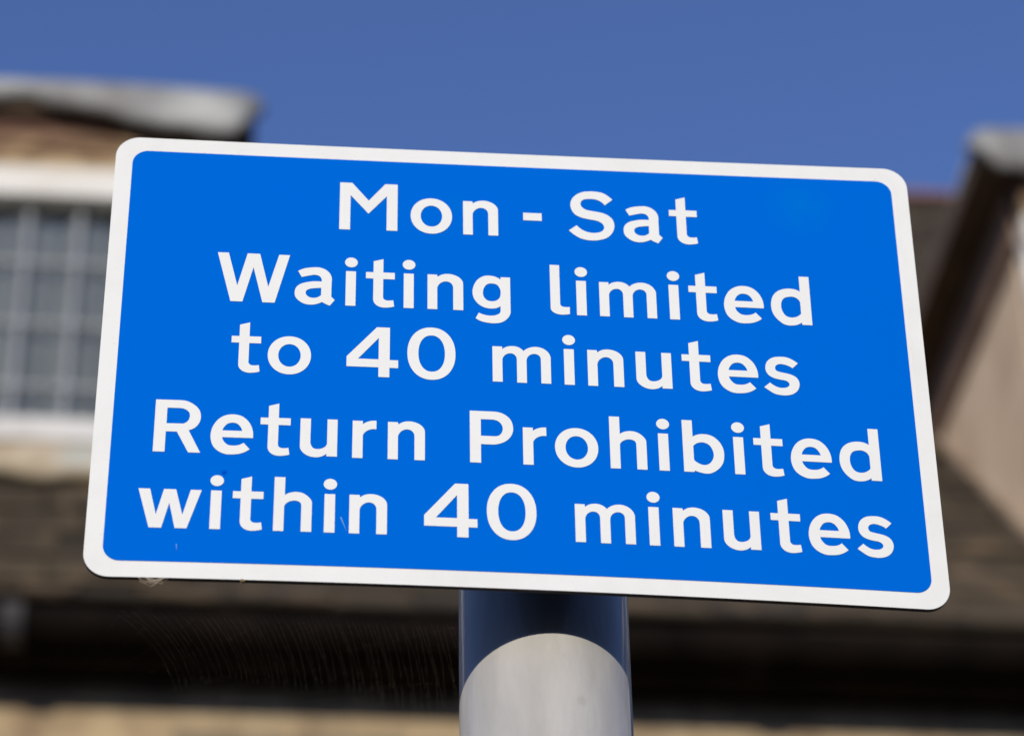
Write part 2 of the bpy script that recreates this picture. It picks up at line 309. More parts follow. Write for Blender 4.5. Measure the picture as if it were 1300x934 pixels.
GLYPHS = {
 'M': ["0,3041 631,3041 1498,1918 2351,3044 2996,3044 2996,35 2439,35 2439,2260 1496,1076 557,2236 557,0 0,0"],
 'n': ["0,2159 486,2159 518,2022 558,2061 602,2096 648,2128 696,2155 749,2179 805,2198 862,2213 920,2223 979,2229 1033,2232 1087,2232 1142,2228 1196,2220 1249,2210 1302,2196 1351,2181 1401,2163 1449,2142 1496,2119 1541,2092 1584,2062 1624,2029 1666,1987 1705,1943 1740,1894 1769,1843 1792,1789 1808,1730 1816,1668 1818,1606 1819,1543 1819,3 1308,3 1308,1319 1307,1372 1303,1425 1295,1477 1281,1527 1259,1574 1228,1621 1190,1664 1147,1701 1098,1729 1046,1748 990,1757 933,1759 877,1752 828,1740 781,1720 736,1695 694,1665 655,1632 611,1586 574,1534 542,1478 520,1429 503,1379 496,1327 496,0 0,0"],
 'm': ["0,2135 494,2135 494,1972 535,2013 580,2051 628,2084 679,2114 727,2136 776,2153 827,2168 879,2178 931,2185 984,2189 1040,2190 1096,2187 1153,2180 1208,2169 1262,2153 1314,2132 1366,2105 1416,2073 1462,2037 1505,1996 1539,1956 1569,1913 1604,1951 1641,1987 1681,2020 1722,2051 1765,2079 1810,2105 1858,2127 1908,2147 1959,2164 2011,2177 2063,2187 2116,2193 2168,2197 2221,2197 2274,2194 2327,2188 2379,2178 2431,2165 2481,2148 2529,2128 2579,2103 2627,2073 2673,2040 2717,2004 2757,1965 2794,1923 2827,1878 2860,1825 2888,1769 2910,1711 2927,1651 2936,1594 2938,1536 2937,1478 2936,1420 2936,9 2440,9 2440,1361 2440,1415 2439,1471 2433,1525 2420,1576 2397,1623 2355,1675 2303,1717 2245,1748 2191,1763 2136,1769 2080,1766 2028,1756 1977,1738 1929,1714 1885,1683 1847,1650 1814,1611 1785,1569 1761,1525 1741,1477 1727,1427 1718,1376 1715,1324 1715,0 1226,0 1226,1366 1224,1429 1214,1492 1196,1552 1167,1607 1132,1652 1090,1691 1042,1720 990,1738 934,1746 878,1745 823,1736 770,1718 719,1693 673,1662 633,1627 599,1587 569,1543 544,1496 520,1443 503,1386 497,1329 497,8 0,8"],
 '-': ["0,484 967,484 967,-1 0,-1"],
 'S': ["2339,2645 2307,2686 2274,2725 2239,2763 2203,2800 2166,2836 2127,2870 2088,2903 2048,2935 2007,2966 1965,2995 1922,3022 1877,3046 1831,3067 1783,3084 1733,3098 1683,3109 1632,3117 1581,3125 1530,3131 1476,3137 1422,3142 1368,3145 1314,3146 1260,3145 1206,3143 1152,3140 1096,3136 1041,3130 986,3124 931,3115 877,3104 823,3090 771,3073 721,3054 672,3032 624,3007 577,2981 531,2952 487,2920 445,2887 405,2851 368,2814 333,2776 299,2735 267,2693 238,2649 212,2604 190,2557 168,2504 151,2450 137,2394 126,2338 119,2281 116,2224 117,2169 121,2114 129,2059 140,2005 154,1951 172,1899 191,1848 213,1798 238,1750 266,1703 298,1659 333,1617 375,1577 421,1541 470,1509 521,1480 573,1453 623,1430 675,1411 727,1394 780,1378 834,1364 889,1350 945,1338 1001,1327 1057,1317 1114,1308 1170,1297 1227,1288 1284,1280 1341,1272 1397,1262 1453,1249 1506,1231 1554,1211 1601,1190 1647,1165 1690,1136 1728,1103 1765,1061 1798,1015 1824,966 1842,914 1851,852 1849,789 1836,728 1814,679 1785,635 1750,594 1710,559 1658,526 1602,502 1542,483 1482,468 1426,457 1370,449 1313,444 1256,443 1199,445 1142,450 1086,459 1030,471 974,486 920,504 866,526 812,551 761,579 710,610 662,643 622,674 584,707 547,741 512,777 479,815 448,854 418,895 0,553 36,510 73,468 111,427 151,387 192,349 234,312 277,276 321,241 366,207 412,174 459,142 507,113 557,86 608,62 655,43 704,26 753,10 803,-3 854,-14 904,-24 957,-32 1010,-38 1064,-42 1117,-45 1171,-45 1225,-44 1278,-41 1333,-37 1387,-31 1441,-24 1495,-15 1549,-4 1602,9 1655,25 1707,41 1760,59 1812,79 1863,102 1912,127 1959,156 2003,187 2045,221 2084,258 2122,297 2158,338 2191,381 2223,426 2251,471 2278,519 2302,569 2324,620 2343,672 2359,725 2372,779 2382,833 2389,888 2392,942 2392,999 2389,1057 2383,1114 2374,1171 2360,1227 2342,1281 2319,1334 2294,1380 2265,1424 2232,1467 2197,1507 2160,1544 2121,1580 2073,1616 2023,1649 1971,1679 1917,1706 1862,1730 1814,1748 1764,1763 1714,1775 1664,1787 1613,1797 1563,1808 1510,1818 1456,1827 1402,1835 1349,1842 1295,1849 1241,1858 1188,1868 1135,1877 1081,1886 1028,1895 976,1909 926,1929 875,1957 826,1989 781,2027 742,2069 706,2119 678,2172 659,2229 653,2283 655,2338 665,2391 685,2442 712,2487 747,2527 788,2562 832,2591 886,2613 943,2626 1002,2634 1061,2640 1113,2646 1166,2649 1220,2650 1273,2649 1325,2645 1377,2638 1428,2628 1479,2616 1529,2602 1578,2583 1625,2561 1671,2535 1714,2506 1756,2473 1796,2437 1833,2399 1867,2359 1898,2316 1925,2271"],
 'a': ["140,2039 182,2068 224,2096 268,2122 313,2146 359,2168 406,2189 453,2207 507,2226 561,2241 616,2254 672,2265 728,2274 784,2282 840,2289 893,2296 946,2302 999,2307 1053,2311 1106,2313 1159,2311 1211,2306 1263,2297 1316,2282 1369,2265 1421,2244 1471,2219 1519,2192 1564,2160 1604,2128 1641,2094 1677,2057 1709,2018 1739,1976 1766,1933 1793,1881 1815,1826 1833,1770 1847,1712 1857,1654 1862,1598 1861,1541 1858,1484 1854,1428 1852,1371 1852,500 2031,309 1786,-50 1735,-29 1685,-7 1636,17 1588,42 1537,70 1488,100 1439,131 1391,163 1349,135 1305,109 1261,85 1215,64 1169,44 1119,26 1069,10 1017,-4 966,-15 913,-23 861,-28 803,-31 746,-30 688,-26 631,-18 575,-6 520,10 473,28 427,50 383,74 341,101 299,131 260,162 222,196 179,237 138,281 100,327 67,377 41,430 22,486 10,544 3,603 0,662 0,719 3,776 11,833 22,889 39,943 62,995 93,1047 129,1095 170,1140 214,1180 262,1217 312,1249 365,1275 421,1297 477,1316 534,1335 582,1351 631,1366 680,1379 730,1390 780,1401 831,1410 882,1417 933,1424 984,1429 1035,1432 1086,1434 1138,1435 1189,1435 1240,1433 1291,1429 1341,1424 1350,1481 1350,1539 1340,1596 1320,1650 1290,1702 1250,1749 1203,1786 1144,1813 1079,1826 1013,1833 961,1833 910,1827 858,1816 807,1802 755,1788 704,1774 651,1761 598,1747 545,1731 492,1715 440,1698 388,1680 336,1661", "1334,1038 1334,581 1291,531 1241,488 1186,452 1136,429 1083,411 1028,400 973,394 923,393 872,397 821,406 773,421 727,442 683,471 643,505 608,545 581,589 558,650 551,715 561,766 581,815 611,859 656,898 710,927 767,952 815,968 865,980 916,988 967,995 1018,1002 1070,1010 1123,1018 1176,1024 1228,1029 1281,1034"],
 't': ["384,2841 883,2998 883,2154 1468,2154 1468,1745 883,1745 883,710 882,645 886,581 907,522 938,482 977,448 1022,424 1091,412 1162,413 1223,414 1284,419 1344,428 1404,441 1451,57 1401,38 1349,22 1297,8 1245,-4 1192,-14 1139,-22 1089,-28 1038,-32 988,-35 938,-35 887,-32 838,-24 784,-12 730,4 678,24 629,49 583,80 538,118 497,161 461,209 432,260 411,310 396,362 386,416 383,470 383,1752 0,1752 0,2146 384,2146"],
 'W': ["0,3012 560,3012 1060,981 1515,3013 2146,3013 2624,966 3118,3007 3670,3007 2974,1 2360,1 1842,2154 1357,0 754,0"],
 'i': ["58,2151 568,2151 568,0 58,0", "647,2708 643,2756 631,2803 612,2847 585,2888 552,2925 514,2956 470,2981 424,3000 374,3011 324,3015 273,3011 224,3000 177,2981 133,2956 95,2925 62,2888 35,2847 16,2803 4,2756 0,2708 4,2660 16,2613 35,2568 62,2527 95,2490 133,2459 177,2434 224,2415 273,2404 324,2400 374,2404 424,2415 470,2434 514,2459 552,2490 585,2527 612,2568 631,2613 643,2660"],
 'g': ["1445,2167 1934,2167 1934,2 1930,-49 1919,-99 1903,-149 1883,-197 1861,-245 1838,-291 1811,-336 1781,-380 1749,-421 1714,-461 1677,-498 1633,-536 1587,-571 1538,-603 1487,-632 1435,-656 1383,-675 1331,-690 1277,-701 1223,-710 1168,-716 1113,-721 1063,-724 1013,-724 963,-723 913,-719 863,-714 813,-708 763,-701 714,-693 659,-684 605,-674 551,-663 497,-649 445,-632 394,-612 341,-585 289,-555 240,-521 192,-484 148,-444 311,-104 358,-131 407,-155 456,-177 507,-197 558,-214 610,-228 663,-240 717,-249 770,-256 824,-260 878,-261 933,-259 988,-256 1043,-250 1097,-240 1149,-225 1200,-205 1251,-180 1301,-152 1346,-117 1382,-74 1405,-28 1420,21 1427,73 1424,124 1424,359 1384,322 1340,290 1294,261 1245,237 1192,217 1136,202 1079,193 1021,187 964,183 910,182 855,184 801,188 748,195 695,206 643,221 593,239 544,260 497,285 451,313 406,343 364,376 323,410 286,446 251,483 218,522 187,564 158,606 131,650 107,696 85,742 64,794 46,847 32,901 20,957 11,1012 5,1069 1,1125 0,1181 1,1232 5,1282 11,1333 20,1383 30,1433 42,1483 56,1532 72,1580 89,1629 108,1678 128,1726 151,1774 175,1820 202,1865 231,1909 263,1950 297,1988 337,2028 379,2065 424,2100 471,2132 519,2160 570,2184 622,2204 678,2218 734,2228 791,2233 849,2235 906,2233 964,2229 1021,2221 1078,2209 1134,2193 1189,2173 1235,2153 1281,2129 1324,2103 1367,2074 1407,2042 1445,2008", "531,1159 534,1210 539,1261 548,1312 560,1362 576,1411 595,1458 617,1506 641,1553 669,1598 701,1640 737,1676 779,1706 831,1728 887,1743 944,1750 1002,1752 1065,1748 1128,1738 1188,1719 1243,1690 1287,1653 1324,1608 1354,1558 1380,1505 1402,1451 1418,1400 1430,1347 1437,1294 1441,1239 1441,1185 1438,1131 1434,1075 1426,1018 1415,962 1398,908 1374,857 1342,808 1303,764 1259,724 1211,691 1159,667 1104,650 1046,640 989,636 935,637 880,644 826,656 775,675 728,701 687,734 650,774 619,818 592,865 569,914 550,973 538,1034 533,1097"],
 'l': ["0,3085 493,3085 493,716 495,640 516,569 554,526 601,494 654,480 710,474 763,469 817,468 871,471 925,477 978,487 978,51 920,35 861,21 801,10 741,1 690,-4 639,-8 588,-10 538,-9 487,-6 437,1 383,12 329,26 276,43 226,65 179,93 135,124 94,159 58,199 30,243 11,302 2,363 0,426"],
 'e': ["2055,935 2060,986 2062,1038 2063,1090 2062,1142 2059,1193 2053,1250 2046,1306 2036,1362 2023,1418 2009,1473 1992,1527 1973,1581 1954,1629 1933,1676 1910,1723 1886,1769 1860,1814 1832,1857 1802,1899 1769,1939 1736,1977 1701,2014 1664,2049 1626,2083 1586,2115 1544,2144 1501,2170 1456,2194 1407,2214 1356,2232 1304,2246 1251,2256 1198,2264 1144,2270 1091,2273 1037,2274 982,2272 928,2267 874,2259 821,2249 768,2235 717,2218 670,2199 624,2178 579,2153 535,2126 493,2097 452,2065 413,2032 375,1998 337,1958 301,1916 267,1872 235,1826 206,1778 178,1729 153,1680 129,1630 108,1582 89,1534 72,1485 57,1435 44,1385 33,1334 23,1284 15,1232 9,1181 4,1125 1,1069 0,1013 1,957 5,901 11,845 19,790 29,739 40,689 53,639 68,589 85,540 104,493 126,446 151,402 178,359 210,316 245,276 282,238 321,201 363,167 405,135 449,106 496,78 544,52 593,28 644,8 695,-10 748,-24 799,-34 851,-41 903,-44 956,-45 1009,-44 1062,-41 1114,-38 1167,-34 1219,-28 1272,-22 1324,-13 1376,-2 1427,10 1478,25 1527,43 1575,62 1622,84 1668,107 1713,133 1757,160 1799,190 1841,221 1881,253 1919,288 1614,646 1574,613 1532,583 1487,556 1441,532 1393,512 1341,496 1288,483 1234,475 1179,470 1125,468 1071,468 1017,469 963,474 911,485 861,503 815,528 773,560 735,596 699,636 667,678 636,725 610,775 588,827 571,880 559,935", "562,1325 573,1374 589,1423 609,1470 632,1516 658,1560 686,1602 718,1642 752,1680 790,1714 833,1741 882,1763 934,1779 987,1788 1041,1792 1099,1789 1156,1780 1212,1764 1264,1740 1306,1711 1344,1676 1378,1637 1409,1595 1437,1552 1467,1499 1492,1443 1512,1384 1526,1325"],
 'd': ["1565,3018 2082,3018 2082,23 1548,23 1548,166 1509,135 1468,105 1426,78 1382,53 1337,31 1290,12 1240,-6 1189,-20 1137,-32 1085,-40 1032,-46 979,-49 928,-50 876,-49 824,-45 773,-38 723,-27 674,-12 624,9 575,35 529,66 485,100 443,137 402,175 362,213 326,250 292,288 260,327 228,368 199,410 171,453 145,497 122,542 100,588 79,639 62,691 46,744 33,797 22,852 14,906 8,961 3,1016 1,1071 0,1129 2,1187 6,1244 12,1302 21,1359 31,1416 43,1468 56,1521 71,1573 88,1624 107,1675 128,1724 153,1771 181,1817 212,1860 246,1902 281,1941 320,1979 360,2014 402,2047 446,2077 490,2104 537,2127 584,2148 633,2167 683,2183 734,2197 784,2209 842,2219 900,2228 958,2233 1017,2235 1075,2234 1133,2231 1191,2225 1249,2216 1305,2203 1361,2185 1415,2163 1467,2137 1517,2107 1565,2073", "1540,1350 1540,739 1527,691 1496,649 1454,611 1412,577 1359,538 1302,506 1241,480 1193,464 1144,452 1093,444 1043,440 992,442 941,449 891,460 842,477 795,499 752,526 714,560 681,599 652,643 627,689 605,737 585,785 567,835 553,885 542,937 534,990 529,1043 527,1096 527,1148 530,1211 536,1274 547,1335 565,1395 584,1446 607,1495 634,1542 666,1586 703,1624 748,1655 797,1680 849,1699 903,1714 958,1726 1011,1734 1065,1740 1119,1741 1173,1737 1225,1725 1274,1708 1321,1686 1366,1659 1407,1627 1442,1590 1474,1548 1501,1502 1522,1453 1535,1402"],
 '4': ["1497,3003 2150,3003 2150,1038 2575,1038 2575,568 2140,568 2140,0 1594,0 1594,576 0,576 0,1173", "1595,2356 1595,1057 567,1057"],
 '0': ["2413,1536 2412,1618 2409,1692 2404,1763 2398,1833 2389,1900 2378,1966 2366,2031 2351,2094 2335,2156 2317,2216 2297,2275 2275,2333 2252,2388 2227,2442 2200,2495 2171,2546 2141,2594 2110,2641 2076,2686 2042,2730 2005,2771 1968,2810 1929,2846 1888,2881 1847,2913 1804,2944 1760,2971 1715,2997 1668,3020 1621,3041 1572,3059 1523,3075 1472,3088 1420,3099 1367,3107 1312,3113 1254,3116 1189,3116 1129,3115 1073,3110 1019,3103 967,3094 915,3082 865,3067 816,3050 768,3031 721,3009 676,2984 631,2958 587,2929 545,2897 504,2864 464,2828 426,2790 389,2750 354,2708 320,2664 287,2618 256,2570 227,2520 199,2469 173,2416 149,2361 126,2304 106,2246 87,2186 69,2125 54,2063 41,1999 29,1933 19,1867 12,1798 6,1728 2,1655 0,1579 0,1493 2,1416 6,1343 12,1273 19,1205 29,1138 41,1073 54,1009 69,946 87,885 106,825 126,767 149,711 173,656 199,603 227,551 256,501 287,453 320,407 354,363 389,321 426,281 464,243 504,208 545,174 587,143 631,114 676,87 721,63 768,41 816,21 865,4 915,-10 967,-22 1019,-32 1073,-39 1129,-43 1189,-45 1254,-44 1312,-41 1367,-35 1420,-27 1472,-16 1523,-3 1572,13 1621,31 1668,52 1715,75 1760,100 1804,128 1847,158 1888,190 1929,225 1968,262 2005,301 2042,342 2076,385 2110,430 2141,477 2171,526 2200,577 2227,629 2252,683 2275,739 2297,796 2317,855 2335,915 2351,977 2366,1040 2378,1105 2389,1171 2398,1239 2404,1308 2409,1379 2412,1454", "1882,1536 1880,1641 1875,1732 1866,1819 1854,1901 1839,1980 1820,2055 1799,2126 1774,2194 1746,2257 1715,2316 1681,2370 1645,2420 1606,2465 1564,2505 1521,2540 1475,2570 1427,2594 1376,2612 1323,2625 1267,2632 1200,2633 1140,2629 1085,2619 1034,2604 985,2582 937,2556 893,2523 850,2486 810,2443 772,2396 737,2344 705,2287 675,2226 649,2160 626,2091 605,2018 588,1941 575,1861 564,1776 557,1687 554,1592 554,1480 557,1384 564,1295 575,1211 588,1131 605,1054 626,981 649,911 675,846 705,785 737,728 772,676 810,628 850,586 893,548 937,516 985,489 1034,468 1085,452 1140,442 1200,438 1267,440 1323,447 1376,460 1427,478 1475,502 1521,531 1564,566 1606,606 1645,651 1681,701 1715,756 1746,815 1774,878 1799,945 1820,1017 1839,1092 1854,1170 1866,1253 1875,1339 1880,1431"],
 'o': ["2146,1097 2145,1155 2141,1210 2136,1265 2128,1319 2117,1372 2105,1424 2090,1475 2073,1526 2054,1575 2033,1623 2010,1670 1984,1716 1957,1760 1928,1802 1897,1844 1864,1883 1829,1921 1793,1957 1755,1991 1716,2023 1675,2053 1633,2081 1590,2107 1545,2130 1499,2152 1452,2171 1405,2188 1356,2202 1306,2214 1256,2224 1205,2231 1153,2236 1101,2239 1045,2239 993,2236 941,2231 890,2224 840,2214 790,2202 741,2188 694,2171 647,2152 601,2130 556,2107 513,2081 471,2053 430,2023 391,1991 353,1957 317,1921 282,1883 249,1844 218,1802 189,1760 162,1716 136,1670 113,1623 92,1575 73,1526 56,1475 41,1424 29,1372 18,1319 10,1265 5,1210 1,1155 0,1097 1,1039 5,984 10,929 18,875 29,822 41,770 56,718 73,668 92,619 113,571 136,524 162,478 189,434 218,391 249,350 282,311 317,273 353,237 391,203 430,171 471,141 513,113 556,87 601,64 647,42 694,23 741,6 790,-8 840,-21 890,-30 941,-38 993,-43 1045,-45 1101,-45 1153,-43 1205,-38 1256,-30 1306,-21 1356,-8 1405,6 1452,23 1499,42 1545,64 1590,87 1633,113 1675,141 1716,171 1755,203 1793,237 1829,273 1864,311 1897,350 1928,391 1957,434 1984,478 2010,524 2033,571 2054,619 2073,668 2090,718 2105,770 2117,822 2128,875 2136,929 2141,984 2145,1039", "1633,1088 1630,1154 1624,1216 1613,1277 1597,1336 1577,1393 1554,1447 1526,1497 1495,1545 1460,1588 1422,1627 1381,1662 1338,1693 1292,1718 1244,1738 1195,1753 1144,1763 1091,1767 1037,1765 985,1759 935,1746 886,1729 839,1706 795,1678 752,1645 713,1608 677,1567 644,1521 614,1472 588,1420 567,1365 549,1307 536,1247 527,1185 522,1122 522,1055 527,991 536,929 549,870 567,812 588,757 614,704 644,655 677,610 713,568 752,531 795,499 839,471 886,448 935,430 985,418 1037,411 1091,410 1144,414 1195,424 1244,438 1292,459 1338,484 1381,514 1422,549 1460,589 1495,632 1526,679 1554,730 1577,784 1597,840 1613,899 1624,960 1630,1023"],
 'u': ["0,2182 506,2182 506,921 506,863 508,805 513,748 525,692 543,638 573,579 609,523 657,479 701,454 751,439 802,431 854,428 911,430 968,440 1023,456 1076,477 1122,499 1166,525 1206,555 1241,590 1271,632 1296,677 1313,725 1319,775 1319,2175 1814,2175 1814,31 1301,31 1301,182 1265,146 1226,113 1185,82 1141,54 1096,30 1050,9 1002,-8 954,-21 904,-32 854,-40 801,-44 747,-45 694,-42 640,-36 588,-27 536,-14 488,1 440,18 394,39 348,62 305,88 263,117 223,148 183,184 145,222 110,262 78,305 52,352 32,400 17,451 7,503 2,556 0,609"],
 's': ["1822,1913 1783,1950 1741,1986 1699,2020 1655,2053 1610,2084 1564,2113 1520,2138 1476,2163 1430,2186 1384,2207 1337,2225 1288,2240 1239,2252 1189,2261 1139,2267 1088,2271 1037,2272 985,2271 934,2269 884,2266 829,2261 775,2255 720,2247 666,2236 613,2223 562,2205 513,2183 464,2156 416,2125 371,2090 329,2053 290,2012 255,1968 227,1925 202,1879 181,1831 164,1781 150,1731 139,1679 132,1628 127,1571 126,1513 130,1456 139,1399 154,1344 172,1297 194,1252 221,1208 250,1167 284,1128 320,1093 361,1060 407,1031 455,1007 504,984 554,964 605,946 657,931 711,919 764,908 818,898 872,887 929,878 986,872 1044,866 1099,854 1151,832 1203,803 1250,767 1285,722 1307,653 1304,581 1265,518 1207,468 1163,441 1115,422 1064,410 1012,402 960,397 899,395 839,398 778,407 719,421 668,439 619,461 570,486 524,514 478,544 434,577 391,613 351,651 313,691 0,400 42,363 85,328 128,293 171,259 216,226 261,193 305,160 350,127 396,96 443,67 492,42 543,21 595,5 648,-8 701,-19 756,-27 810,-34 863,-40 917,-43 971,-45 1025,-44 1079,-41 1132,-35 1191,-25 1250,-13 1309,3 1365,23 1420,47 1468,73 1515,102 1560,135 1602,170 1641,208 1677,250 1708,293 1735,339 1760,387 1780,437 1797,488 1810,539 1819,591 1825,643 1827,695 1824,748 1816,799 1802,854 1782,907 1758,959 1728,1007 1693,1052 1653,1091 1609,1124 1561,1154 1511,1180 1460,1204 1407,1226 1351,1243 1295,1257 1239,1270 1182,1283 1126,1295 1070,1305 1014,1314 958,1325 902,1339 844,1353 785,1366 730,1387 685,1421 656,1463 635,1510 626,1560 631,1621 652,1679 685,1730 724,1766 771,1793 822,1812 874,1826 926,1833 979,1832 1032,1825 1085,1815 1137,1803 1190,1789 1242,1772 1293,1752 1344,1729 1393,1704 1440,1675 1486,1644 1529,1611"],
 'R': ["0,3003 1133,3003 1184,3003 1236,3002 1287,2999 1338,2995 1389,2988 1440,2979 1489,2967 1538,2952 1586,2933 1634,2913 1680,2890 1725,2865 1769,2838 1812,2809 1853,2779 1895,2746 1935,2712 1974,2676 2011,2639 2046,2600 2079,2558 2108,2515 2134,2470 2156,2425 2175,2377 2190,2329 2203,2279 2213,2229 2221,2179 2226,2129 2228,2078 2228,2027 2225,1976 2220,1926 2212,1875 2201,1826 2187,1777 2169,1730 2147,1678 2121,1627 2092,1579 2059,1532 2024,1488 1984,1448 1946,1414 1905,1383 1861,1355 1816,1329 1769,1307 1720,1288 1671,1273 2287,0 1704,0 1109,1171 569,1171 569,2 0,2", "580,2542 1201,2542 1257,2539 1313,2530 1367,2516 1420,2496 1470,2471 1514,2443 1557,2412 1595,2376 1629,2336 1656,2292 1677,2236 1688,2177 1692,2116 1690,2055 1684,2004 1674,1954 1659,1905 1639,1858 1613,1814 1583,1773 1548,1735 1509,1703 1466,1676 1402,1652 1335,1642 580,1642"],
 'r': ["0,2156 500,2156 500,1968 538,2001 577,2031 619,2060 662,2086 715,2113 770,2136 827,2155 884,2171 940,2183 997,2190 1053,2195 1110,2196 1167,2193 1167,1695 1108,1702 1047,1703 987,1699 928,1689 864,1671 801,1646 743,1614 689,1577 639,1533 596,1484 565,1443 536,1399 516,1352 507,1303 507,0 0,0"],
 'P': ["0,3007 1106,3007 1158,3007 1210,3005 1261,3003 1313,2998 1365,2992 1416,2983 1466,2972 1515,2958 1563,2941 1614,2919 1663,2895 1712,2868 1758,2839 1804,2807 1847,2773 1887,2736 1925,2696 1960,2655 1991,2611 2019,2566 2044,2519 2066,2469 2085,2419 2102,2367 2115,2315 2126,2262 2135,2209 2141,2156 2145,2099 2147,2042 2145,1985 2140,1929 2131,1873 2119,1817 2104,1766 2086,1716 2065,1667 2041,1619 2014,1572 1985,1527 1954,1484 1920,1442 1885,1402 1847,1365 1807,1330 1765,1298 1721,1267 1675,1239 1629,1213 1581,1189 1532,1168 1483,1148 1435,1132 1386,1117 1337,1105 1287,1094 1236,1086 1186,1081 1135,1077 1084,1076 542,1076 542,0 0,0", "545,2535 1101,2535 1152,2533 1204,2526 1256,2515 1306,2500 1355,2480 1400,2455 1442,2426 1485,2387 1523,2342 1557,2293 1584,2241 1606,2186 1621,2130 1629,2077 1632,2022 1629,1967 1620,1912 1606,1860 1587,1808 1564,1757 1535,1709 1501,1667 1461,1630 1415,1603 1365,1584 1312,1571 1257,1564 1204,1562 545,1562"],
 'h': ["0,3019 515,3019 515,2012 555,2044 597,2073 640,2099 685,2123 731,2144 786,2165 842,2182 900,2194 958,2203 1017,2208 1069,2209 1121,2207 1174,2202 1226,2193 1277,2182 1327,2167 1376,2148 1424,2125 1471,2099 1517,2069 1560,2036 1601,2001 1640,1963 1676,1923 1715,1876 1751,1827 1783,1775 1807,1719 1820,1667 1827,1614 1828,1559 1827,1505 1827,1450 1827,4 1320,4 1320,1393 1319,1447 1314,1502 1301,1554 1276,1601 1234,1644 1182,1677 1126,1701 1076,1714 1025,1719 972,1719 921,1714 859,1703 798,1686 740,1661 686,1630 636,1593 590,1551 552,1503 526,1455 506,1403 499,1350 499,0 0,0"],
 'b': ["0,3005 515,3005 515,2048 564,2084 616,2116 669,2144 725,2168 775,2186 827,2200 879,2211 932,2219 986,2225 1039,2228 1092,2228 1144,2227 1197,2223 1249,2217 1301,2207 1352,2195 1402,2179 1451,2160 1501,2135 1549,2107 1596,2075 1640,2040 1683,2002 1723,1963 1762,1921 1798,1878 1830,1838 1859,1796 1887,1752 1912,1708 1935,1662 1957,1615 1976,1567 1994,1519 2009,1470 2022,1419 2033,1368 2041,1316 2047,1264 2051,1211 2053,1159 2053,1106 2052,1054 2050,999 2046,944 2040,889 2033,835 2023,780 2011,727 1996,674 1978,622 1958,572 1936,526 1912,481 1886,437 1858,394 1827,353 1795,312 1762,274 1726,237 1689,202 1651,168 1610,135 1566,103 1522,72 1476,44 1428,18 1380,-5 1330,-25 1279,-40 1227,-51 1176,-57 1125,-58 1073,-56 1022,-50 970,-43 919,-33 868,-23 812,-10 756,5 701,23 646,43 593,65 540,89 500,5 0,5", "521,1477 533,1524 564,1565 604,1601 645,1634 693,1668 746,1694 801,1715 857,1730 909,1739 961,1743 1013,1742 1065,1735 1120,1722 1173,1703 1225,1677 1273,1647 1317,1611 1356,1571 1389,1527 1418,1478 1442,1427 1464,1374 1483,1321 1500,1263 1514,1204 1524,1145 1529,1084 1528,1024 1523,974 1515,925 1503,875 1487,827 1469,780 1447,734 1422,691 1388,638 1350,587 1306,541 1257,503 1203,473 1144,450 1083,436 1021,430 968,433 916,444 865,460 815,481 768,505 721,531 673,560 627,593 585,628 552,668 529,712 521,760"],
 'w': ["0,2157 555,2157 901,735 1220,2153 1798,2153 2160,740 2499,2147 3021,2147 2393,0 1830,0 1509,1395 1194,0 599,0"],
}
TEXT_ROWS = [
 [('M', -92.08, 76.95), ('o', -55.27, 76.95), ('n', -28.02, 76.95), ('-', 3.32, 87.76), ('S', 27.06, 76.95), ('a', 55.76, 76.95), ('t', 80.06, 76.95)],
 [('W', -153.42, 28.93), ('a', -113.76, 28.93), ('i', -88.64, 28.93), ('t', -77.88, 28.93), ('i', -59.17, 28.93), ('n', -46.45, 28.93), ('g', -23.5, 28.93), ('l', 16.39, 28.93), ('i', 29.22, 28.93), ('m', 41.65, 28.93), ('i', 77.09, 28.93), ('t', 87.98, 28.93), ('e', 106.07, 28.93), ('d', 130.54, 28.93)],
 [('t', -144.26, -13.72), ('o', -126.02, -13.72), ('4', -86.83, -13.72), ('0', -56.49, -13.72), ('m', -13.75, -13.72), ('i', 21.79, -13.72), ('n', 34.29, -13.72), ('u', 58.81, -13.72), ('t', 82.38, -13.72), ('e', 100.47, -13.72), ('s', 123.82, -13.72)],
 [('R', -179.59, -61.67), ('e', -152.14, -61.67), ('t', -128.16, -61.67), ('u', -108.65, -61.67), ('r', -83.13, -61.67), ('n', -65.8, -61.67), ('P', -25.45, -61.67), ('r', 0.77, -61.67), ('o', 16.59, -61.67), ('h', 43.93, -61.67), ('i', 67.6, -61.67), ('b', 80.45, -61.67), ('i', 105.38, -61.67), ('t', 116.16, -61.67), ('e', 134.58, -61.67), ('d', 159.23, -61.67)],
 [('w', -185.11, -104.3), ('i', -150.99, -104.3), ('t', -139.96, -104.3), ('h', -120.2, -104.3), ('i', -96.53, -104.3), ('n', -83.97, -104.3), ('4', -47.89, -104.3), ('0', -17.52, -104.3), ('m', 25.42, -104.3), ('i', 60.94, -104.3), ('n', 73.52, -104.3), ('u', 98.23, -104.3), ('t', 122.06, -104.3), ('e', 140.49, -104.3), ('s', 164.32, -104.3)],
]

# ------------------------------------------------------------------ cottage across the street
EAVE_Y, EAVE_Z, SLOPE = 5.74, 5.45, 1.05
RIDGE_Y = 11.42
def roof_z(y): return EAVE_Z + (y - EAVE_Y) * SLOPE
RIDGE_Z = roof_z(RIDGE_Y)
HX0, HX1 = -5.6, 8.2
house = thing('cottage', 'stone cottage with dark slate roof, black gutter and two lead-topped dormers behind the sign', 'house')

